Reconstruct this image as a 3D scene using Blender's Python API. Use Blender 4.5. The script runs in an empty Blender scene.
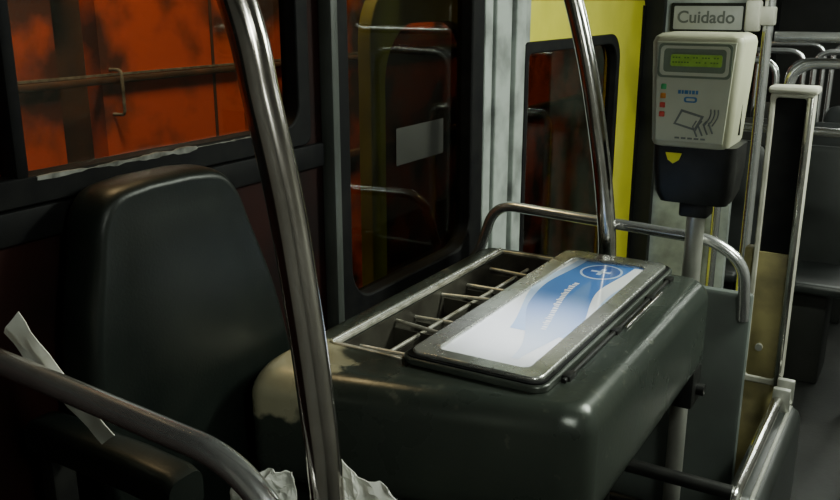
import bpy, bmesh, math, random
from mathutils import Vector, Matrix, noise
random.seed(4)
S=bpy.context.scene
COL=S.collection

# ------------------------------------------------------------ materials
def mat(name,col,rough=.5,metal=0.0,col2=None,nscale=6.0,lo=.4,hi=.65,bump=0.0,bscale=60,emit=None,estr=0,coat=0.0,rvar=0.0,spec=.5,mask=None,detail=6):
    m=bpy.data.materials.new(name); m.use_nodes=True
    nt=m.node_tree; b=nt.nodes['Principled BSDF']
    b.inputs['Base Color'].default_value=(*col,1); b.inputs['Roughness'].default_value=rough
    b.inputs['Metallic'].default_value=metal; b.inputs['Coat Weight'].default_value=coat
    b.inputs['Specular IOR Level'].default_value=spec
    tc=nt.nodes.new('ShaderNodeTexCoord')
    n=nt.nodes.new('ShaderNodeTexNoise'); n.inputs['Scale'].default_value=nscale; n.inputs['Detail'].default_value=detail
    nt.links.new(tc.outputs['Object'],n.inputs['Vector'])
    r=nt.nodes.new('ShaderNodeValToRGB'); r.color_ramp.elements[0].position=lo; r.color_ramp.elements[1].position=hi
    c2=col2 if col2 else tuple(c*.8 for c in col)
    r.color_ramp.elements[0].color=(*col,1); r.color_ramp.elements[1].color=(*c2,1)
    nt.links.new(n.outputs['Fac'],r.inputs['Fac']); nt.links.new(r.outputs['Color'],b.inputs['Base Color'])
    if rvar:
        mr=nt.nodes.new('ShaderNodeMapRange'); mr.inputs['To Min'].default_value=max(0,rough-rvar); mr.inputs['To Max'].default_value=rough+rvar
        nt.links.new(n.outputs['Fac'],mr.inputs['Value']); nt.links.new(mr.outputs['Result'],b.inputs['Roughness'])
    if bump:
        n2=nt.nodes.new('ShaderNodeTexNoise'); n2.inputs['Scale'].default_value=bscale
        nt.links.new(tc.outputs['Object'],n2.inputs['Vector'])
        bp=nt.nodes.new('ShaderNodeBump'); bp.inputs['Strength'].default_value=bump; bp.inputs['Distance'].default_value=.003
        nt.links.new(n2.outputs['Fac'],bp.inputs['Height']); nt.links.new(bp.outputs['Normal'],b.inputs['Normal'])
    if emit:
        b.inputs['Emission Color'].default_value=(*emit,1); b.inputs['Emission Strength'].default_value=estr
    return m

def glassmat(name,tint,refl=.8):
    m=bpy.data.materials.new(name); m.use_nodes=True; nt=m.node_tree
    nt.nodes.remove(nt.nodes['Principled BSDF']); out=nt.nodes['Material Output']
    t=nt.nodes.new('ShaderNodeBsdfTransparent'); t.inputs['Color'].default_value=(*tint,1)
    g=nt.nodes.new('ShaderNodeBsdfGlossy'); g.inputs['Roughness'].default_value=.03; g.inputs['Color'].default_value=(.9,.95,.9,1)
    lw=nt.nodes.new('ShaderNodeLayerWeight'); lw.inputs['Blend'].default_value=.5
    pw=nt.nodes.new('ShaderNodeMath'); pw.operation='POWER'; pw.inputs[1].default_value=4
    ma=nt.nodes.new('ShaderNodeMath'); ma.operation='MULTIPLY_ADD'; ma.inputs[1].default_value=refl; ma.inputs[2].default_value=.03
    mx=nt.nodes.new('ShaderNodeMixShader')
    nt.links.new(lw.outputs['Facing'],pw.inputs[0]); nt.links.new(pw.outputs[0],ma.inputs[0])
    nt.links.new(ma.outputs[0],mx.inputs[0]); nt.links.new(t.outputs[0],mx.inputs[1]); nt.links.new(g.outputs[0],mx.inputs[2])
    nt.links.new(mx.outputs[0],out.inputs[0]); return m

M={}
M['chrome']=mat('worn_chrome',(.82,.81,.78),.16,1,(.50,.48,.44),14,rvar=.1)
M['chromed']=mat('dull_dark_chrome',(.58,.54,.51),.15,1,(.34,.31,.28),7,rvar=.06)
M['tube']=mat('bright_satin_tube',(.80,.81,.82),.22,.9,(.64,.64,.65),8,rvar=.06)
M['alu']=mat('satin_aluminium',(.50,.50,.46),.38,.7,(.36,.36,.32),9,rvar=.08)
M['brushed']=mat('brushed_silver',(.74,.75,.72),.27,.85,(.52,.53,.50),16,rvar=.10)
M['black']=mat('black_rubber',(.005,.005,.006),.6,0,(.009,.009,.009),20,spec=.12)
M['blackp']=mat('black_plastic',(.008,.008,.008),.4,0,(.014,.014,.013),20,spec=.3)
M['vinyl']=mat('black_vinyl',(.005,.008,.007),.40,0,(.009,.012,.010),12,bump=.08,bscale=220,spec=.38)
M['brown']=mat('dark_maroon_panel',(.018,.004,.003),.7,0,(.007,.003,.003),5,spec=.15)
M['dark']=mat('dark_grey_panel',(.010,.011,.010),.5,0,(.016,.016,.015),6,spec=.3)
M['grey']=mat('light_grey_panel',(.38,.42,.40),.5,0,(.13,.14,.135),9,.42,.72,bump=.1,detail=12)
M['greyd']=mat('mid_grey_panel',(.07,.078,.072),.4,0,(.045,.05,.045),5)
M['pad']=mat('dark_padded_panel',(.028,.032,.030),.35,.2,(.018,.020,.019),7)
M['rwall']=mat('pale_wall_lining',(.22,.22,.21),.6,0,(.2,.2,.18),5)
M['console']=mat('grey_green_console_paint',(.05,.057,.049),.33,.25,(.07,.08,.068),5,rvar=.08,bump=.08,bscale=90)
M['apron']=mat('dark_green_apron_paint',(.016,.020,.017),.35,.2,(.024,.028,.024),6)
M['panelg']=mat('grey_green_panel_paint',(.11,.13,.12),.4,.1,(.08,.09,.085),4)
M['well']=mat('dull_steel_well',(.040,.037,.029),.5,.3,(.014,.013,.011),14)
M['wellw']=mat('tray_wall_steel',(.08,.075,.06),.45,.4,(.035,.03,.025),14)
M['rung']=mat('worn_bare_steel',(.70,.68,.60),.32,.6,(.28,.26,.20),22)
M['sillw']=mat('chipped_pale_edge',(.24,.24,.22),.6,0,(.06,.06,.05),30)
M['yellow']=mat('yellow_paint',(.68,.63,.05),.42,0,(.58,.54,.035),4)
M['yellowd']=mat('dull_olive_yellow_paint',(.34,.33,.04),.5,0,(.20,.18,.02),5)  # darker olive yellow for the outer door leaf
M['olive']=mat('olive_yellow_panel',(.30,.26,.11),.5,0,(.13,.11,.055),8)
M['cream']=mat('cream_plastic',(.50,.49,.42),.45,0,(.30,.29,.24),8)
M['valid']=mat('warm_grey_plastic',(.36,.36,.26),.45,0,(.29,.29,.20),5)
M['validface']=mat('pale_face_label',(.44,.45,.34),.4,0,(.33,.34,.25),4)
M['bezel']=mat('olive_bezel',(.14,.17,.12),.4)
M['lcd']=mat('green_display',(.19,.31,.05),.3,emit=(.3,.6,.05),estr=.05,nscale=80)
M['lcdink']=mat('display_ink',(.07,.14,.02),.4)
M['green']=mat('green_button',(.05,.35,.12),.4)
M['amber']=mat('orange_button',(.6,.22,.03),.4)
M['red']=mat('red_button',(.55,.06,.04),.4)
M['yellowsym']=mat('yellow_symbol',(.60,.58,.03),.4,emit=(.7,.7,.02),estr=.04)
M['inkgrey']=mat('grey_ink',(.13,.14,.13),.5)
M['blueink']=mat('blue_ink',(.05,.16,.32),.35)
M['poster']=mat('white_poster_paper',(.88,.90,.95),.22,0,(.80,.82,.90),6,coat=.6)
M['pblue']=mat('poster_blue',(.025,.09,.36),.25,0,(.035,.13,.44),8,coat=.6)
M['plight']=mat('poster_light_blue',(.42,.56,.84),.25,0,(.52,.66,.88),10,coat=.6)
M['paper']=mat('crumpled_white_paper',(.90,.92,.86),.7,0,(.75,.76,.70),8,bump=.3,bscale=30)
M['orange']=mat('faded_orange_paint',(.62,.090,.018),.6,0,(.08,.016,.007),3.6,.45,.62,detail=14)
M['orangew']=mat('grimy_orange_paint',(.46,.065,.01),.6,0,(.03,.008,.004),4,.42,.58,detail=9)
M['rust']=mat('dirty_brown_metal',(.035,.018,.010),.7,0,(.09,.035,.015),6)
M['asphalt']=mat('asphalt',(.02,.02,.02),.9,bump=.4)
M['floor']=mat('dark_rubber_floor',(.012,.013,.012),.45,0,(.008,.008,.008),30,bump=.2)
M['ceil']=mat('ceiling_panel',(.22,.22,.20),.6)
M['lamp']=mat('fluorescent_diffuser',(.9,.9,.85),.5,emit=(.93,1,.88),estr=14)
M['glass']=glassmat('tinted_glass',(.62,.62,.55),.35)
M['glassm']=glassmat('smoked_glass',(.46,.47,.38),.32)
M['glassd']=glassmat('dark_tinted_glass',(.38,.38,.30),.35)
M['seatp']=mat('grey_seat_plastic',(.018,.021,.021),.4,0,(.012,.014,.014),6)
M['greypatch']=mat('dull_grey_patch',(.035,.035,.03),.5)
M['signw']=mat('white_sign_plate',(.42,.43,.41),.5,0,(.28,.29,.27),5)

m=mat('printed_blue_fade',(.05,.16,.5),.25,0,coat=.6); M['pfade']=m
nt=m.node_tree; b=nt.nodes['Principled BSDF']; tc=nt.nodes.new('ShaderNodeTexCoord'); sx=nt.nodes.new('ShaderNodeSeparateXYZ')
nt.links.new(tc.outputs['Generated'],sx.inputs[0]); r=nt.nodes.new('ShaderNodeValToRGB')
r.color_ramp.elements[0].position=.0; r.color_ramp.elements[0].color=(.74,.81,.94,1); r.color_ramp.elements[1].position=.6; r.color_ramp.elements[1].color=(.05,.18,.54,1)
nt.links.new(sx.outputs['Y'],r.inputs[0]); nt.links.new(r.outputs[0],b.inputs['Base Color'])

def worn(name):
    m=mat(name,(.034,.042,.036),.28,.25,(.046,.055,.045),5,rvar=.10,bump=.08,bscale=90,detail=8)
    nt=m.node_tree; b=nt.nodes['Principled BSDF']
    g=nt.nodes.new('ShaderNodeNewGeometry'); sx=nt.nodes.new('ShaderNodeSeparateXYZ')
    nt.links.new(g.outputs['Position'],sx.inputs[0])
    n=nt.nodes.new('ShaderNodeTexNoise'); n.inputs['Scale'].default_value=11; n.inputs['Detail'].default_value=5
    nt.links.new(g.outputs['Position'],n.inputs['Vector'])
    def mr(axis,a0,a1,b0,b1):
        q=nt.nodes.new('ShaderNodeMapRange'); q.inputs['From Min'].default_value=a0; q.inputs['From Max'].default_value=a1
        q.inputs['To Min'].default_value=b0; q.inputs['To Max'].default_value=b1
        nt.links.new(sx.outputs[axis],q.inputs['Value']); return q.outputs[0]
    cur=n.outputs['Fac']
    for s in (mr('X',-.72,-.91,-.22,.26),mr('Z',.84,.96,-.24,.06),mr('Y',1.13,1.24,0,-.35)):
        a=nt.nodes.new('ShaderNodeMath'); nt.links.new(cur,a.inputs[0]); nt.links.new(s,a.inputs[1]); cur=a.outputs[0]
    r=nt.nodes.new('ShaderNodeValToRGB'); r.color_ramp.elements[0].position=.56; r.color_ramp.elements[1].position=.63
    nt.links.new(cur,r.inputs[0])
    mx=nt.nodes.new('ShaderNodeMix'); mx.data_type='RGBA'
    src=b.inputs['Base Color'].links[0].from_socket
    nt.links.new(r.outputs[0],mx.inputs[0]); nt.links.new(src,mx.inputs[6]); mx.inputs[7].default_value=(.36,.34,.23,1)
    w=nt.nodes.new('ShaderNodeTexNoise'); w.inputs['Scale'].default_value=34; w.inputs['Detail'].default_value=9
    nt.links.new(g.outputs['Position'],w.inputs['Vector'])
    ez=mr('Z',.965,.99,0,.05)
    aa=nt.nodes.new('ShaderNodeMath'); nt.links.new(w.outputs['Fac'],aa.inputs[0]); nt.links.new(ez,aa.inputs[1])
    r2=nt.nodes.new('ShaderNodeValToRGB'); r2.color_ramp.elements[0].position=.66; r2.color_ramp.elements[1].position=.76
    nt.links.new(aa.outputs[0],r2.inputs[0])
    mu=nt.nodes.new('ShaderNodeMath'); mu.operation='MULTIPLY'; mu.inputs[1].default_value=.4; nt.links.new(r2.outputs[0],mu.inputs[0])
    m2=nt.nodes.new('ShaderNodeMix'); m2.data_type='RGBA'
    nt.links.new(mu.outputs[0],m2.inputs[0]); nt.links.new(mx.outputs[2],m2.inputs[6]); m2.inputs[7].default_value=(.18,.18,.14,1)
    nt.links.new(m2.outputs[2],b.inputs['Base Color'])
    return m
M['worn']=worn('worn_console_paint')

# ------------------------------------------------------------ builders
def fin(bm,name,m,parent=None,smooth=False,bevel=0,seg=2):
    bmesh.ops.remove_doubles(bm,verts=bm.verts,dist=1e-6)
    bmesh.ops.recalc_face_normals(bm,faces=bm.faces)
    xs=[v.co for v in bm.verts]
    c=Vector(((min(v.x for v in xs)+max(v.x for v in xs))/2,(min(v.y for v in xs)+max(v.y for v in xs))/2,min(v.z for v in xs)))
    bmesh.ops.translate(bm,verts=bm.verts,vec=-c)
    me=bpy.data.meshes.new(name); bm.to_mesh(me); bm.free()
    me.materials.append(M[m])
    o=bpy.data.objects.new(name,me); COL.objects.link(o); o.location=c
    if smooth:
        for p in me.polygons: p.use_smooth=True
        try: me.set_sharp_from_angle(angle=math.radians(smooth if smooth is not True else 40))
        except Exception: pass
    if bevel:
        md=o.modifiers.new('bevel','BEVEL'); md.width=bevel; md.segments=seg; md.limit_method='ANGLE'
    if parent:
        o.parent=parent; o.matrix_parent_inverse=Matrix.Translation(-parent.location)
    return o
def empty(name,loc,label,cat,**k):
    e=bpy.data.objects.new(name,None); e.location=loc; COL.objects.link(e); e.empty_display_size=.1
    e['label']=label; e['category']=cat
    for a,b in k.items(): e[a]=b
    return e
def tag(o,label,cat,**k):
    o['label']=label; o['category']=cat
    for a,b in k.items(): o[a]=b
    return o
def struct(o): o['kind']='structure'; return o
def shell(name,loc):
    e=bpy.data.objects.new(name,None); e.location=loc; COL.objects.link(e); e['kind']='structure'; return e
def addbox(bm,a,b):
    r=bmesh.ops.create_cube(bm,size=1)
    for v in r['verts']:
        v.co=Vector([(a[i]+b[i])/2+v.co[i]*(b[i]-a[i]) for i in range(3)])
    return r['verts']
def box(name,a,b,m,parent=None,bevel=0,seg=2,smooth=False):
    bm=bmesh.new(); addbox(bm,a,b)
    if bevel:
        bmesh.ops.bevel(bm,geom=bm.edges[:],offset=bevel,segments=seg,affect='EDGES',profile=.5)
        smooth=True if not smooth else smooth
    return fin(bm,name,m,parent,smooth)
def catmull(P,n=10):
    P=[Vector(p) for p in P]; out=[]
    Q=[P[0]*2-P[1]]+P+[P[-1]*2-P[-2]]
    for i in range(1,len(Q)-2):
        for k in range(n):
            t=k/n; p0,p1,p2,p3=Q[i-1:i+3]
            out.append(.5*((2*p1)+(p2-p0)*t+(2*p0-5*p1+4*p2-p3)*t*t+(3*p1-p0-3*p2+p3)*t**3))
    out.append(P[-1]); return out
def fillet(P,r=.05,n=6):
    P=[Vector(p) for p in P]; out=[P[0]]
    for i in range(1,len(P)-1):
        a=(P[i-1]-P[i]); b=(P[i+1]-P[i]); rr=min(r,a.length*.48,b.length*.48)
        A=P[i]+a.normalized()*rr; B=P[i]+b.normalized()*rr
        for k in range(n+1):
            t=k/n; out.append((1-t)**2*A+2*t*(1-t)*P[i]+t*t*B)
    out.append(P[-1]); return out
def addtube(bm,path,r,seg=20):
    rings=[]; up=None; N=len(path)
    for i,p in enumerate(path):
        d=(path[min(i+1,N-1)]-path[max(i-1,0)]).normalized()
        if up is None:
            up=d.orthogonal().normalized()
        else:
            up=(up-d*up.dot(d)).normalized()
        s=d.cross(up)
        rings.append([bm.verts.new(p+(up*math.cos(2*math.pi*k/seg)+s*math.sin(2*math.pi*k/seg))*r) for k in range(seg)])
    for A,B in zip(rings,rings[1:]):
        for k in range(seg): bm.faces.new((A[k],A[(k+1)%seg],B[(k+1)%seg],B[k]))
    bm.faces.new(rings[0][::-1]); bm.faces.new(rings[-1])
def tube(name,path,r,m,parent=None,seg=20):
    bm=bmesh.new(); addtube(bm,[Vector(p) for p in path],r,seg)
    return fin(bm,name,m,parent,smooth=50)
def rr(u0,u1,v0,v1,r,n=6):
    pts=[]
    if not isinstance(r,(list,tuple)): r=[r]*4
    for (cu,cv,a0,q) in ((u1-r[0],v1-r[0],0,r[0]),(u0+r[1],v1-r[1],90,r[1]),(u0+r[2],v0+r[2],180,r[2]),(u1-r[3],v0+r[3],270,r[3])):
        for k in range(n+1):
            a=math.radians(a0+90*k/n); pts.append((cu+q*math.cos(a),cv+q*math.sin(a)))
    return pts
FX=lambda u,v,w:(w,u,v)
FY=lambda u,v,w:(u,w,v)
FZ=lambda u,v,w:(u,v,w)
def ext(name,poly,f,w0,w1,m,parent=None,bevel=0,smooth=30):
    bm=bmesh.new()
    A=[bm.verts.new(f(u,v,w0)) for u,v in poly]; B=[bm.verts.new(f(u,v,w1)) for u,v in poly]
    bm.faces.new(A[::-1]); bm.faces.new(B)
    n=len(poly)
    for k in range(n): bm.faces.new((A[k],A[(k+1)%n],B[(k+1)%n],B[k]))
    return fin(bm,name,m,parent,smooth,bevel)
def frame(name,outer,inner,f,w0,w1,m,parent=None,bevel=0):
    bm=bmesh.new(); n=len(outer)
    L=[[bm.verts.new(f(u,v,w)) for u,v in p] for w in (w0,w1) for p in (outer,inner)]
    o0,i0,o1,i1=L
    for a,b in ((o0,i0),(i0,i1),(i1,o1),(o1,o0)):
        for k in range(n): bm.faces.new((a[k],a[(k+1)%n],b[(k+1)%n],b[k]))
    return fin(bm,name,m,parent,30,bevel)
def loft(loops,name,m,parent=None,smooth=35):
    bm=bmesh.new(); R=[[bm.verts.new(p) for p in L] for L in loops]; n=len(R[0])
    for A,B in zip(R,R[1:]):
        for k in range(n): bm.faces.new((A[k],A[(k+1)%n],B[(k+1)%n],B[k]))
    bm.faces.new(R[0][::-1]); bm.faces.new(R[-1])
    return fin(bm,name,m,parent,smooth)
def text(name,s,size,loc,rot,m,parent,depth=.0004):
    c=bpy.data.curves.new(name,'FONT'); c.body=s; c.size=size; c.extrude=depth; c.align_x='CENTER'; c.align_y='CENTER'; c.offset=.0012
    o=bpy.data.objects.new('tmp_text',c); COL.objects.link(o)
    dg=bpy.context.evaluated_depsgraph_get(); me=bpy.data.meshes.new_from_object(o.evaluated_get(dg))
    bpy.data.objects.remove(o)
    me.materials.clear(); me.materials.append(M[m])
    q=bpy.data.objects.new(name,me); COL.objects.link(q)
    q.location=loc; q.rotation_euler=rot
    if parent:
        q.parent=parent; q.matrix_parent_inverse=Matrix.Translation(-parent.location)
    return q
def cut(o,cutter):
    md=o.modifiers.new('b','BOOLEAN'); md.object=cutter; md.operation='DIFFERENCE'; md.solver='EXACT'
    dg=bpy.context.evaluated_depsgraph_get(); me=bpy.data.meshes.new_from_object(o.evaluated_get(dg))
    o.modifiers.clear(); o.data=me; bpy.data.objects.remove(cutter)

WX=-1.10
# ------------------------------------------------------------ room shell
struct(box('floor',(-1.15,-.8,-.05),(1.3,7.05,0),'floor'))
struct(box('ceiling',(-1.15,-.8,2.2),(1.3,7.05,2.25),'ceil'))
bm=bmesh.new()
addbox(bm,(WX-.05,-.8,0),(WX,1.47,1.33))
addbox(bm,(WX-.05,1.40,1.33),(WX,1.47,2.2))
addbox(bm,(WX-.05,-.8,2.0),(WX,1.40,2.2))
addbox(bm,(WX-.05,1.47,0),(WX,2.17,.87))
addbox(bm,(WX-.05,1.47,2.05),(WX,2.17,2.2))
struct(fin(bm,'wall_left','brown'))
struct(box('wall_door_side',(WX-.05,2.17,0),(WX,2.43,2.2),'greyd'))
struct(box('wall_door_header',(WX-.05,2.43,1.61),(WX,3.64,2.2),'greyd'))
struct(box('wall_door_sill',(WX-.05,2.43,0),(WX,3.64,.10),'greyd'))
bm=bmesh.new()
addbox(bm,(WX-.05,3.64,0),(WX,7.05,.95)); addbox(bm,(WX-.05,3.64,1.75),(WX,7.05,2.2)); 
for y0,y1 in ((3.64,3.85),(5.2,5.35),(6.8,7.05)): addbox(bm,(WX-.05,y0,.95),(WX,y1,1.75))
struct(fin(bm,'wall_left_rear','dark'))
struct(box('wall_back',(WX,7.0,0),(1.3,7.05,2.2),'dark'))
struct(box('wall_front',(WX,-.85,0),(1.3,-.8,2.2),'rwall'))
struct(box('wall_right',(1.25,-.8,0),(1.3,7.05,2.2),'rwall'))
w=shell('window_1',(WX,.3,1.33))
frame('window_seal',rr(-.75,1.41,1.32,2.01,.02),rr(-.70,1.372,1.362,1.98,.04),FX,WX-.03,WX+.012,'black',w,.004)
box('mullion',(WX-.03,.745,1.36),(WX+.012,.765,1.99),'black',w,.004)
box('window_pane',(WX-.022,-.72,1.35),(WX-.016,1.39,2.0),'glass',w)
bm=bmesh.new(); pr=None; n=200
for k in range(n+1):
    y=.775+k*.50/n
    q=noise.noise(Vector((k*.04,3,0)))+.25*noise.noise(Vector((k*.15,7,0)))
    wd=max(.0004,.0036+.008*q-(.003 if k>125 else 0)); zz=1.358+.0012*noise.noise(Vector((k*.06,1,5)))
    row=[bm.verts.new((WX+.010,y,zz-wd)),bm.verts.new((WX+.0138,y,zz-wd*.9)),bm.verts.new((WX+.0138,y,zz+wd*.6)),bm.verts.new((WX+.010,y,zz+wd*.7))]
    if pr:
        for j in range(4): bm.faces.new((pr[j],pr[(j+1)%4],row[(j+1)%4],row[j]))
    else: bm.faces.new(row[::-1])
    pr=row
bm.faces.new(pr)
fin(bm,'chipped_sill_edge','sillw',w)
struct(box('trim_1',(WX,-.8,1.27),(WX+.014,1.45,1.318),'black',None,.004))
w2=shell('window_2',(WX,1.82,.88))
frame('window_seal',rr(1.475,2.168,.872,2.045,.06),rr(1.535,2.10,.945,1.98,.08),FX,WX-.03,WX+.02,'black',w2,.006)
box('window_pane',(WX-.02,1.51,.92),(WX-.014,2.13,2.0),'glassm',w2)
box('grey_patch',(WX-.0135,1.77,1.215),(WX-.0125,2.0,1.305),'greypatch',w2)  # faint grey rectangle set on the pane
struct(box('trim_2',(WX,1.455,.86),(WX+.035,1.480,2.15),'greyd',None,.006))
bm=bmesh.new()
for (y0,y1,dd) in ((2.19,2.235,.012),(2.24,2.335,.022),(2.34,2.362,.010),(2.367,2.43,.024),(2.435,2.485,.014)):
    addbox(bm,(WX,y0,.1),(WX+dd,y1,2.1))
struct(fin(bm,'trim_3','grey',None,False,.004))
d=shell('door_1',(WX,3.08,.1))
frame('door_leaf',rr(2.435,3.63,.11,1.600,.012,8),rr(2.45,3.32,.5,1.475,(.10,.02,.02,.10),8),FX,WX-.04,WX+.01,'yellow',d,.004)
frame('window_seal',rr(2.445,3.325,.495,1.480,(.10,.02,.02,.10),8),rr(2.47,3.29,.535,1.445,(.09,.02,.02,.09),8),FX,WX-.02,WX+.02,'black',d,.004)
box('window_pane',(WX-.012,2.46,.51),(WX-.006,3.31,1.465),'glassd',d)
box('door_edge_seal',(WX-.03,3.605,.12),(WX+.018,3.635,1.58),'black',d)
d2=shell('door_2',(-1.30,2.2,.1))
frame('door_leaf',rr(1.93,2.60,.11,1.66,.16,10),rr(2.00,2.50,.5,1.54,.16,10),FX,-1.33,-1.29,'yellowd',d2,.004)
box('window_pane',(-1.325,2.0,.47),(-1.315,2.53,1.52),'glassd',d2)
struct(box('wall_bulkhead',(WX,3.70,0),(-.70,3.74,2.2),'grey'))
struct(box('trim_4',(WX+.002,3.66,0),(-1.02,3.70,2.2),'dark'))
sg=empty('sign',(-.85,3.70,1.47),'white rectangular notice plate with dark lettering on grey bulkhead','sign')
box('sign_plate',(-1.0,3.690,1.475),(-.705,3.699,1.590),'signw',sg,.003)
frame('sign_border',rr(-1.0,-.705,1.475,1.590,.008),rr(-.987,-.718,1.487,1.578,.006),FY,3.6885,3.690,'dark',sg)
text('sign_lettering','Cuidado',.066,(-.860,3.6885,1.533),(math.radians(90),0,0),'inkgrey',sg)
w3=shell('window_3',(WX,4.5,.95))
frame('window_seal',rr(3.84,5.21,.94,1.76,.03),rr(3.90,5.15,1.0,1.70,.06),FX,WX-.03,WX+.012,'black',w3)
box('window_pane',(WX-.02,3.87,.97),(WX-.014,5.18,1.73),'glassd',w3)
w4=shell('window_4',(WX,6.1,.95))
frame('window_seal',rr(5.34,6.81,.94,1.76,.03),rr(5.40,6.75,1.0,1.70,.06),FX,WX-.03,WX+.012,'black',w4)
box('window_pane',(WX-.02,5.37,.97),(WX-.014,6.78,1.73),'glassd',w4)

# ------------------------------------------------------------ poles and rails
P1=[(-.93,.67,2.2),(-.81,.67,2.02),(-.695,.67,1.82),(-.602,.67,1.6),(-.577,.67,1.506),(-.554,.67,1.409),(-.537,.67,1.305),(-.523,.67,1.196),(-.513,.67,1.08),(-.505,.67,.8),(-.503,.67,.4),(-.503,.67,0)]
e=empty('grab_pole',(-.503,.67,0),'thick curved chrome pole standing beside the black seat','pole')
tube('pole_tube',catmull(P1),.0192,'chromed',e,32)
bm=bmesh.new(); addtube(bm,[Vector((-.503,.67,0)),Vector((-.503,.67,.012)),Vector((-.503,.67,.02))],.035); fin(bm,'floor_flange','chromed',e,40)
P2=[(-1.0,2.04,2.2),(-.92,2.04,1.96),(-.845,2.04,1.76),(-.785,2.04,1.6),(-.739,2.04,1.439),(-.704,2.04,1.273),(-.68,2.04,1.127),(-.666,2.04,.988),(-.66,2.04,.7),(-.66,2.04,0)]
e=empty('grab_pole',(-.66,2.04,0),'thick curved chrome pole rising behind the console','pole')
tube('pole_tube',catmull(P2),.0225,'chrome',e,28)
bm=bmesh.new(); addtube(bm,[Vector((-.66,2.04,0)),Vector((-.66,2.04,.012)),Vector((-.66,2.04,.02))],.035); fin(bm,'floor_flange','chrome',e,40)
tag(tube('guard_rail',fillet([(WX,.62,1.165),(-.60,.62,1.128),(-.515,.615,1.06),(-.515,.615,.9),(-.515,.615,0)],.10,10),.0155,'tube'),'bright satin tube rail bending down to the floor before the seat','handrail')
e=empty('guard_rail',(-.345,2.09,0),'chrome tube guard rail over a grey panel around the console','handrail')
tube('rail_tube',fillet([(WX,2.09,.88),(-1.05,2.09,.92),(-1.0,2.09,1.072),(-.42,2.09,1.050),(-.348,2.09,1.0),(-.342,2.098,.90),(-.342,2.105,.86)],.06,8),.014,'tube',e)
box('guard_panel',(-1.06,2.105,0),(-.325,2.13,.925),'panelg',e,.010)
tube('lower_bar',[Vector((-1.0,2.09,.30)),Vector((-.34,2.09,.30))],.012,'blackp',e)
e=empty('grab_pole',(-.53,3.15,0),'slim straight chrome pole with cream fitting box','pole')
tube('pole_tube',[Vector((-.53,3.15,z)) for z in (0,1,2.2)],.017,'tube',e)
box('fitting_box',(-.60,3.11,1.50),(-.553,3.16,1.60),'cream',e,.008)
box('box_clamp',(-.56,3.125,1.52),(-.51,3.175,1.58),'cream',e,.006)

# ------------------------------------------------------------ console
c=empty('conductor_console',(-.70,1.55,0),'grey-green metal conductor desk with coin tray and clear-topped lid','desk')
def sec(x0,x1,y0,y1,z,r): return [(u,v,z) for u,v in rr(x0,x1,y0,y1,r,10)]
secs=[]
X0,X1,Y0,Y1=-.970,-.388,1.150,1.962
def skew(pts):
    o=[]
    for x,y,z in pts:
        kx=max(0,min(1,(-.42-x)/.53)); ky=max(0,min(1,(1.32-y)/.18))
        o.append((x,y-.135*kx*ky,z))
    return o
for ins,z in ((.05,.780),(.022,.785),(.008,.796),(.001,.815),(0,.84),(0,.955),(.002,.968),(.007,.980),(.014,.990),(.022,.996),(.030,.9993),(.036,1.0)):
    secs.append(skew(sec(X0+ins,X1-ins,Y0+ins,Y1-ins,z,.050-ins*.5)))
body=loft(secs,'body','worn',c,50)
cu=box('tmp',(-.888,1.205,.925),(-.752,1.905,1.10),'dark'); 
cut(body,cu)
if len(body.data.materials)==0: body.data.materials.append(M['worn'])
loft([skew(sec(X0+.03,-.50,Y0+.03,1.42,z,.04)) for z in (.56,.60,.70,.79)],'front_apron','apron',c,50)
frame('tray_rim',rr(-.894,-.746,1.198,1.912,.006),rr(-.8865,-.7535,1.2065,1.9035,.003),FZ,.996,1.003,'rung',c,.001)
tube('tray_edge_rail',[Vector((-.897,1.20,1.003)),Vector((-.897,1.91,1.003))],.005,'brushed',c,12)
frame('tray_lining',rr(-.8875,-.7525,1.2055,1.9045,.003),rr(-.884,-.756,1.209,1.901,.003),FZ,.926,.994,'wellw',c)
box('coin_tray',(-.886,1.207,.9255),(-.754,1.903,.932),'well',c)
for y,h,sk in ((1.275,.968,.004),(1.39,.978,-.010),(1.48,.962,.006),(1.60,.978,.013),(1.71,.966,.002),(1.82,.974,-.006)):
    dv=box('divider',(-.884,y,.930),(-.756,y+.003,h-.008),'wellw',c)
    tube('tray_rung',[Vector((-.884,y+.002-sk,h+.003)),Vector((-.756,y+.002+sk,h+.003))],.0042,'rung',dv,10)
dv=box('divider',(-.824,1.210,.930),(-.820,1.900,.962),'wellw',c)
tube('tray_rung',[Vector((-.828,1.21,.966)),Vector((-.817,1.90,.966))],.0040,'rung',dv,10)
lid=ext('lid',rr(-.746,-.476,1.186,1.954,.028,8),FZ,.999,1.012,'console',c,.003)
frame('lid_gasket',rr(-.740,-.482,1.192,1.948,.024,8),rr(-.730,-.492,1.203,1.938,.020,8),FZ,1.011,1.0145,'black',lid,0)
frame('lid_trim',rr(-.733,-.489,1.200,1.941,.022,8),rr(-.693,-.524,1.233,1.888,.016,8),FZ,1.011,1.021,'brushed',lid,.003)
po=ext('poster',rr(-.697,-.521,1.230,1.891,.012,8),FZ,1.012,1.0148,'poster',lid)
PZ=1.0148
sm=lambda t:(lambda q:q*q*(3-2*q))(max(0,min(1,t)))
PX=lambda l:-.693+l*.169
def band(name,fl,fr,y0,y1,z,m,n=48):
    bm=bmesh.new(); pa=pb=None
    for k in range(n+1):
        y=y0+(y1-y0)*k/n; l=max(0,min(1,fl(y))); r_=max(l+.002,min(1,fr(y)))
        a=bm.verts.new((PX(l),y,z)); b=bm.verts.new((PX(r_),y,z))
        if pa: bm.faces.new((pa,pb,b,a))
        pa,pb=a,b
    return fin(bm,name,m,po)
cen=lambda y:.76-.34*sm((y-1.30)/.40)+.10*sm((y-1.68)/.2)
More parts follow.
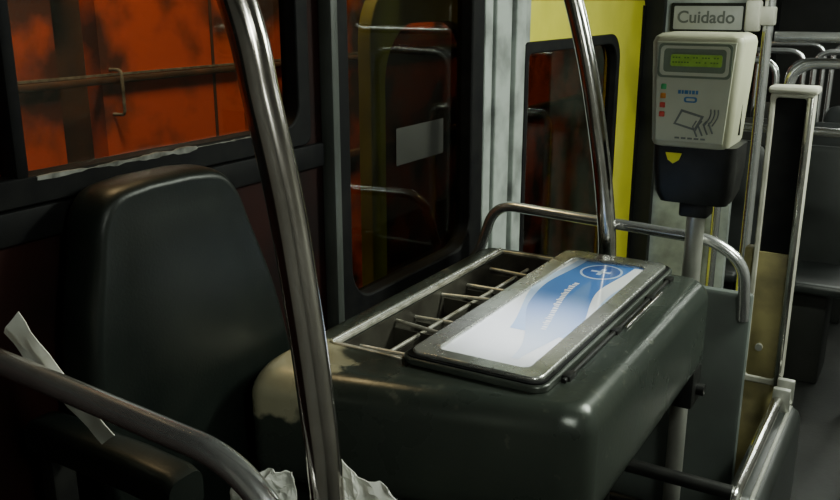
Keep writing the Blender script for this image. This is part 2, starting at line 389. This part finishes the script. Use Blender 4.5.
band('poster_wave',lambda y:cen(y)-.36-.10*sm((y-1.4)/.3),lambda y:1,1.40,1.886,PZ+.0003,'plight')
band('poster_wave',lambda y:cen(y)-.04-.30*sm((y-1.26)/.30),lambda y:cen(y)+.04+.40*sm((y-1.26)/.30),1.27,1.886,PZ+.0007,'pfade')
band('poster_wave',lambda y:cen(y)+.40-.06*sm((y-1.5)/.2),lambda y:cen(y)+.46+.10*sm((y-1.5)/.3),1.50,1.88,PZ+.0010,'poster')
circ=lambda rx,ry:[(-.603+rx*math.cos(a*math.pi/20),1.815+ry*math.sin(a*math.pi/20)) for a in range(40)]
ext('poster_emblem',circ(.046,.056),FZ,PZ+.0012,PZ+.0014,'plight',po)
ext('poster_emblem',circ(.041,.050),FZ,PZ+.0014,PZ+.0016,'pblue',po)
bm=bmesh.new(); addbox(bm,(-.626,1.810,PZ+.0016),(-.582,1.820,PZ+.0018)); addbox(bm,(-.608,1.792,PZ+.0016),(-.598,1.838,PZ+.0018))
fin(bm,'emblem_mark','plight',po)
bm=bmesh.new(); y=1.42
while y<1.71:
    l=random.uniform(.008,.016); x=PX(cen(y)); h=random.choice((.005,.005,.008))
    addbox(bm,(x-h,y,PZ+.0009),(x+.005,y+l*.6,PZ+.0012)); y+=l
fin(bm,'poster_print','poster',po)
tube('hinge_rod',[Vector((-.468,1.25,1.003)),Vector((-.468,1.88,1.003))],.0045,'blackp',c,12)
for y in (1.26,1.50,1.72,1.86):
    box('hinge_knuckle',(-.477,y,.994),(-.460,y+.03,1.009),'blackp',c,.003)
tube('lid_latch',[Vector((-.458,1.54,1.002)),Vector((-.458,1.78,1.002))],.0035,'chrome',c,10)
box('base_cabinet',(WX+.02,1.34,0),(-.66,1.90,.79),'dark',c,.01)
lk=box('lock_box',(-.45,1.88,.70),(-.395,1.955,.795),'blackp',c,.008)
tube('lock_knob',[Vector((-.395,1.92,.74)),Vector((-.378,1.92,.74))],.014,'blackp',lk,14)

# ------------------------------------------------------------ validator
v=empty('ticket_validator',(-.46,2.03,0),'warm-grey ticket validator with green display on steel pole','ticket machine')
tube('pole',[Vector((-.456,2.03,z)) for z in (0,.6,1.25)],.021,'alu',v,24)
box('pole_clamp',(-.49,1.998,1.12),(-.425,2.062,1.16),'blackp',v,.006)
loft([sec(-.535,-.385,1.985,2.085,1.155,.02),sec(-.548,-.375,1.975,2.10,1.18,.025),sec(-.553,-.37,1.965,2.11,1.235,.025),sec(-.553,-.37,1.965,2.11,1.290,.02)],'holder','blackp',v)
vb=loft([sec(-.556+q,-.384-q,1.955+q,2.112-q,z,.020) for q,z in ((.014,1.284),(.004,1.288),(0,1.298))]+[sec(-.568+q,-.372-q,1.955+q,2.122-q,z,.020) for q,z in ((0,1.512),(.004,1.524),(.015,1.531))],'housing','valid',v,40)
box('housing_seam',(-.5605,2.04,1.310),(-.3795,2.045,1.505),'dark',vb)
ext('face_plate',[(-.543,1.300),(-.397,1.300),(-.386,1.514),(-.554,1.514)],FY,1.952,1.956,'validface',vb,.001)
bz=ext('display_bezel',rr(-.548,-.392,1.438,1.511,.010,6),FY,1.949,1.953,'bezel',vb)
frame('display_rim',rr(-.543,-.397,1.443,1.506,.010,6),rr(-.536,-.404,1.450,1.500,.008,6),FY,1.947,1.950,'validface',bz)
ds=ext('display',rr(-.520,-.412,1.463,1.488,.004,4),FY,1.946,1.950,'lcd',bz)
bm=bmesh.new()
for r_ in range(2):
    for k in range(16):
        if random.random()<.7: addbox(bm,(-.516+k*.0062,1.9455,1.480-r_*.010),(-.512+k*.0062,1.946,1.483-r_*.010))
fin(bm,'display_characters','lcdink',ds)
for z,mm in ((1.418,'green'),(1.398,'amber'),(1.378,'red'),(1.358,'red')):
    box('indicator',(-.538,1.9485,z-.006),(-.526,1.953,z+.006),mm,vb,.002)
ext('card_pictogram',[(-.505,1.338),(-.455,1.325),(-.440,1.358),(-.490,1.371)],FY,1.9505,1.9525,'inkgrey',vb)
ext('card_pictogram',[(-.499,1.341),(-.459,1.331),(-.447,1.355),(-.487,1.365)],FY,1.9498,1.951,'validface',vb)
bm=bmesh.new()
for i in range(4): addtube(bm,[Vector((-.452+i*.011,1.9505,1.313+i*.003)),Vector((-.462+i*.011,1.9505,1.335+i*.003)),Vector((-.455+i*.011,1.9505,1.348))],.002,8)
for i in range(3): addtube(bm,[Vector((-.438+.008*i+.012*math.sin(t*.5),1.9505,1.338+t*.009)) for t in range(5)],.0015,8)
fin(bm,'hand_pictogram','inkgrey',vb)
bm=bmesh.new(); x=-.500
for w_ in (.006,.004,.008,.004,.006,.005): addbox(bm,(x,1.9508,1.404),(x+w_,1.9525,1.412)); x+=w_+.002
fin(bm,'blue_lettering','blueink',vb)
frame('blue_emblem',rr(-.486,-.458,1.386,1.398,.005,4),rr(-.482,-.462,1.389,1.395,.003,4),FY,1.9505,1.9525,'blueink',vb)
bm=bmesh.new()
for i in range(5): addbox(bm,(-.500+i*.014,1.9510,1.306),(-.490+i*.014,1.9525,1.310))
fin(bm,'small_print','inkgrey',vb)
ext('arrow_symbol',[(-.520,1.272),(-.484,1.272),(-.490,1.256),(-.502,1.248),(-.514,1.256)],FY,1.9615,1.9655,'yellowsym',v)

# ------------------------------------------------------------ partition post right
p=empty('partition_screen',(-.335,2.5,0),'narrow pale-framed screen with dark infill over olive panel','partition')
frame('frame',rr(-.392,-.284,.55,1.375,.018),rr(-.378,-.302,.57,1.355,.008),FY,2.47,2.53,'cream',p,.004)
box('infill',(-.381,2.480,.93),(-.299,2.515,1.36),'black',p)
box('lower_infill',(-.381,2.474,.56),(-.299,2.52,.935),'olive',p,.003)
box('edge_tube',(-.300,2.460,.50),(-.284,2.47,1.36),'chrome',p,.003)
box('lower_panel',(-.410,2.478,.0),(-.288,2.525,.56),'olive',p,.008)
box('side_panel',(-.418,2.485,.0),(-.392,2.525,.94),'olive',p,.006)
box('cap',(-.398,2.462,1.365),(-.276,2.538,1.385),'cream',p,.008)
bm=bmesh.new(); addtube(bm,[Vector((-.35,2.478,.66)),Vector((-.35,2.462,.66))],.010); fin(bm,'round_bolt','alu',p,40)

g=empty('low_barrier',(-.27,2.17,0),'low bulky dark padded barrier under a chrome top tube','barrier')
bm=bmesh.new()
addtube(bm,fillet([(-.275,1.80,.0),(-.275,1.80,.555),(-.270,2.445,.565),(-.270,2.445,0)],.05,8),.015)
fin(bm,'barrier_frame','chrome',g,50)
L=[]
for x,ins in ((-.287,.02),(-.283,.0),(-.235,0),(-.222,.006),(-.214,.018),(-.212,.03)):
    L.append([(x,u,w_) for u,w_ in rr(1.825+ins,2.43-ins,.06+ins,.535-ins,.05-ins*.4,8)])
loft(L,'barrier_panel','pad',g,50)
frame('panel_edging',rr(1.822,2.433,.057,.538,.052,8),rr(1.834,2.421,.069,.526,.042,8),FX,-.247,-.237,'alu',g,.002)
for y in (2.34,2.41): box('bracket',(-.285,y,.53),(-.24,y+.02,.60),'alu',g,.004)
tube('cross_bar',fillet([(-.275,1.79,.575),(-.555,1.775,.585),(-.555,1.775,0)],.02,4),.016,'blackp',g)

# ------------------------------------------------------------ conductor seat
SY=1.012
st=empty('conductor_chair',(-.86,SY,0),'black vinyl chair with tapered high back beside the window','chair')
def outline(hw0,hw1,z0,z1):
    ctrl=[(hw0*.80,z0),(hw0*.97,z0+.04),(hw0,z0+.18),(hw0*.97,z0+.30),(hw0*.88,z0+.42),(hw1*1.18,z1-.108),(hw1*1.03,z1-.045),(hw1*.78,z1-.010),(hw1*.30,z1)]
    right=[(q.x,q.y) for q in catmull([(a,b,0) for a,b in ctrl],5)]
    return [(SY+a,b) for a,b in right]+[(SY-a,b) for a,b in reversed(right)]
base=outline(.232,.142,.70,1.345)
def sl(poly,k,x):
    cz=1.03; out=[]
    for u,v_ in poly:
        u2=SY+(u-SY)*k; v2=cz+(v_-cz)*(1-(1-k)*.6)
        out.append((x-(v2-.9)*.02,u2-max(0,v2-.72)*.11,v2))
    return out
loft([sl(base,.86,-1.068),sl(base,.95,-1.067),sl(base,.985,-1.062),sl(base,1.0,-1.050),sl(base,1.0,-1.032),sl(base,.992,-1.014),sl(base,.978,-1.003),sl(base,.955,-.995),sl(base,.925,-.991),sl(base,.90,-.991),sl(base,.87,-.992),sl(base,.70,-.988),sl(base,.45,-.986),sl(base,.25,-.986)],'backrest','vinyl',st,70)
cs=[]
for ins,z in ((.03,.49),(.008,.505),(0,.53),(.006,.545),(.02,.552),(.05,.555)):
    cs.append(sec(-1.06+ins,-.62-ins,.80+ins,1.17-ins,z,.06))
loft(cs,'seat_cushion','vinyl',st,60)
box('back_bracket',(-1.055,.96,.50),(-1.035,1.06,.76),'blackp',st,.004)
loft([[(x,u,w_) for u,w_ in rr(.685,.745,.965-dz,1.022-dz,.018,5)] for x,dz in ((-1.06,0),(-1.04,-.004),(-.86,0),(-.79,.006),(-.775,.014))],'armrest','vinyl',st)
box('armrest_bracket',(-1.05,.695,.51),(-1.02,.735,.97),'blackp',st,.005)
box('armrest_bracket',(-1.05,.695,.51),(-1.02,.88,.54),'blackp',st,.005)
tube('pedestal',[Vector((-.83,SY-.02,z)) for z in (0,.3,.50)],.045,'blackp',st)
bm=bmesh.new(); addtube(bm,[Vector((-.83,SY-.02,0)),Vector((-.83,SY-.02,.015)),Vector((-.83,SY-.02,.03))],.13,28); fin(bm,'pedestal_foot','blackp',st,40)

# ------------------------------------------------------------ crumpled papers
def crumple(name,corners,amp,seed,nx=16,ny=12,sc=14):
    bm=bmesh.new(); c=[Vector(q) for q in corners]; G=[]
    nrm=(c[1]-c[0]).cross(c[3]-c[0]).normalized()
    for j in range(ny+1):
        row=[]
        for i in range(nx+1):
            s_,t_=i/nx,j/ny
            q=(c[0]*(1-s_)+c[1]*s_)*(1-t_)+(c[3]*(1-s_)+c[2]*s_)*t_
            N=noise.noise_vector(q*sc+Vector((seed,seed*2,0))); N2=noise.noise_vector(q*sc*2.7+Vector((seed,0,3)))
            q=q+nrm*(abs(N.x)*2-.3)*amp+N*amp*.5+N2*amp*.45
            row.append(bm.verts.new(q))
        G.append(row)
    for j in range(ny):
        for i in range(nx): bm.faces.new((G[j][i],G[j][i+1],G[j+1][i+1],G[j+1][i]))
    o=fin(bm,name,'paper',None,False)
    md=o.modifiers.new('s','SOLIDIFY'); md.thickness=.0012
    return o
tag(crumple('newspaper',[(-1.02,.648,1.180),(-.985,.650,1.215),(-.82,.648,1.085),(-.845,.648,1.065)],.008,3),'folded white newspaper tucked behind the grey tube rail','newspaper')
tag(crumple('crumpled_paper',[(-.635,.655,1.085),(-.545,.655,1.112),(-.535,.65,1.03),(-.635,.65,1.02)],.013,7,18,14,30),'white crumpled paper wedged between tube rail and chrome pole','paper')
tag(crumple('crumpled_paper',[(-.548,.706,1.105),(-.455,.708,1.090),(-.445,.708,1.01),(-.548,.706,1.01)],.013,11,20,16,30),'white crumpled paper wedged behind the chrome pole','paper')

# ------------------------------------------------------------ rear seats with loops
def rearseat(x,y):
    e=empty('passenger_seat',(x,y,0),'dark grey moulded passenger seat with chrome grab loop','seat',group='passenger seats in the saloon')
    L=[]
    for k,(yy,hw) in enumerate(((y,.17),(y+.01,.19),(y+.03,.195),(y+.045,.185))):
        L.append([(a,yy+(b-.5)*.12,b) for a,b in rr(x-hw,x+hw,.46,.98-(.02 if k in(0,3) else 0),.07,6)])
    loft(L,'backrest','seatp',e)
    box('seat_cushion',(x-.19,y-.36,.42),(x+.19,y+.04,.47),'seatp',e,.02,3)
    box('seat_base',(x-.12,y-.28,0),(x+.12,y-.02,.42),'dark',e,.01)
    tube('grab_loop',fillet([(x-.19,y+.06,.45),(x-.19,y+.12,1.34),(x+.19,y+.12,1.34),(x+.19,y+.06,.45)],.09,8),.016,'tube',e,14)
    return e
e0=rearseat(-.42,4.15)
def dup(src,dx,dy):
    ne=src.copy(); COL.objects.link(ne); ne.location=src.location+Vector((dx,dy,0))
    for ch in src.children:
        q=ch.copy(); COL.objects.link(q); q.parent=ne
        q.matrix_parent_inverse=Matrix.Translation(-src.location)
bpy.context.view_layer.update()
for dx,dy in ((-.43,.0),(.0,.85),(-.43,.85),(0,1.7),(-.43,1.7)): dup(e0,dx,dy)
tag(tube('grab_rail',fillet([(-.735,3.62,0),(-.735,3.62,1.12),(-.16,3.62,1.12),(-.16,3.62,0)],.06,8),.018,'tube'),'chrome hoop rail standing in front of passenger seats','handrail')
tag(tube('grab_rail',fillet([(-.46,3.25,0),(-.46,3.25,1.395),(-.08,3.25,1.40),(-.08,3.25,0)],.09,8),.018,'tube'),'tall chrome hoop rail with rounded corners in the aisle','handrail')
tag(tube('grab_rail',fillet([(-.505,3.15,1.485),(-.05,3.15,1.485),(-.05,3.15,1.60),(-.05,3.15,2.2)],.06,8),.017,'tube'),'chrome rail running from slim pole up to the ceiling','handrail')
tag(tube('grab_pole',[Vector((-.17,4.6,z)) for z in (0,1,2.2)],.018,'tube'),'slim straight chrome pole beside the passenger seats','pole')

# ------------------------------------------------------------ outside
tag(box('asphalt_ground',(-8,-4,-.7),(-1.2,12,-.65),'asphalt'),'dark asphalt road beside the vehicle','road',kind='stuff')
t=empty('orange_tram',(-2.6,3,-.65),'faded orange tram body with dark gap and grimy ribs','tram')
box('body_side',(-2.9,-1.5,-.65),(-2.6,1.98,2.6),'orange',t)
box('body_side',(-2.9,2.16,-.65),(-2.6,2.90,2.6),'orange',t)
box('body_side',(-2.9,2.90,-.65),(-2.603,9,2.6),'orangew',t)
box('dark_gap',(-2.85,1.97,-.65),(-2.68,2.17,2.6),'rust',t)
box('side_rib',(-2.6,-1.5,1.31),(-2.575,9,1.335),'rust',t,.008)
box('side_rib',(-2.6,-1.5,1.338),(-2.590,9,1.346),'sillw',t)
box('side_rib',(-2.6,-1.5,.82),(-2.565,9,.86),'rust',t,.008)
box('window_band',(-2.6,-1.5,1.62),(-2.585,2.05,2.4),'rust',t,.01)
tube('door_handle',fillet([(-2.6,2.20,1.20),(-2.54,2.20,1.20),(-2.54,2.20,1.36),(-2.6,2.20,1.36)],.02,4),.006,'sillw',t,10)
box('panel_seam',(-2.604,2.72,-.65),(-2.597,2.735,2.6),'rust',t)

# ------------------------------------------------------------ lights
def lampfix(name,x,y,L,label):
    e=empty(name,(x,y,2.15),label,'lamp')
    box('housing',(x-.09,y-L/2,2.165),(x+.09,y+L/2,2.2),'alu',e,.006)
    box('diffuser',(x-.07,y-L/2+.02,2.14),(x+.07,y+L/2-.02,2.17),'lamp',e,.01)
def area(name,loc,target,sx,sy,en,col):
    l=bpy.data.lights.new(name,'AREA'); l.shape='RECTANGLE'; l.size=sx; l.size_y=sy; l.energy=en; l.color=col
    o=bpy.data.objects.new(name,l); COL.objects.link(o); o.location=loc
    o.rotation_euler=(Vector(target)-Vector(loc)).to_track_quat('-Z','Y').to_euler(); return o
lampfix('ceiling_lamp',.35,2.3,1.2,'white fluorescent ceiling strip over the aisle')
lampfix('ceiling_lamp',.1,5.0,1.6,'white fluorescent ceiling strip over the rear aisle')
lampfix('ceiling_lamp',.55,.2,1.0,'added unseen fluorescent strip giving fill from the camera side')  # added strip, out of view, for light from the camera side
area('lamp_light',(.35,2.3,2.12),(-.2,2.2,0),.10,.8,46,(.91,1,.84))
area('lamp_light_rear',(.1,5.0,2.12),(-.2,5,0),.14,1.5,30,(.93,1,.88))
area('added_fill_front',(.55,.2,2.12),(-.1,.6,.6),.10,.7,11,(.93,1,.86))  # added front fill, brightens rails and chrome
e=empty('added_desk_spot',(-.52,1.50,2.12),'added small round spot brightening the poster and lid','lamp')  # added spot, out of view, only brightens poster and lid
tube('added_spot_shade',[Vector((-.52,1.50,2.13)),Vector((-.52,1.50,2.2))],.045,'blackp',e)
sp=bpy.data.lights.new('added_poster_spot','SPOT'); sp.energy=85; sp.spot_size=math.radians(22); sp.spot_blend=1.0; sp.shadow_soft_size=.03; sp.color=(.95,.97,1)  # narrow added light aimed at the poster
so=bpy.data.objects.new('added_poster_spot',sp); COL.objects.link(so); so.location=(-.52,1.50,2.115)
so.rotation_euler=(Vector((-.60,1.42,1.0))-Vector(so.location)).to_track_quat('-Z','Y').to_euler()
area('added_tram_fill',(-1.7,1.6,3.4),(-2.6,1.9,1.2),.6,.6,95,(1,.72,.45))  # added fill outside to light the orange tram
area('added_tram_fill_far',(-1.9,5.2,3.0),(-2.6,5.2,1.0),.5,.5,110,(1,.72,.45))  # added fill giving an orange glow behind the door glass
W=bpy.data.worlds.new('World'); S.world=W; W.use_nodes=True
W.node_tree.nodes['Background'].inputs[0].default_value=(.02,.02,.025,1); W.node_tree.nodes['Background'].inputs[1].default_value=.3

# ------------------------------------------------------------ camera
cam=bpy.data.cameras.new('Camera'); co=bpy.data.objects.new('Camera',cam); COL.objects.link(co)
cam.sensor_width=36; cam.lens=877/840*36; cam.clip_start=.02
th=math.radians(30.6); ph=math.radians(15.9)
F=Vector((-math.sin(th)*math.cos(ph),math.cos(th)*math.cos(ph),-math.sin(ph))); R=Vector((math.cos(th),math.sin(th),0)); U=R.cross(F)
co.matrix_world=Matrix.Translation((0,0,1.6))@Matrix((R,U,-F)).transposed().to_4x4()
S.camera=co
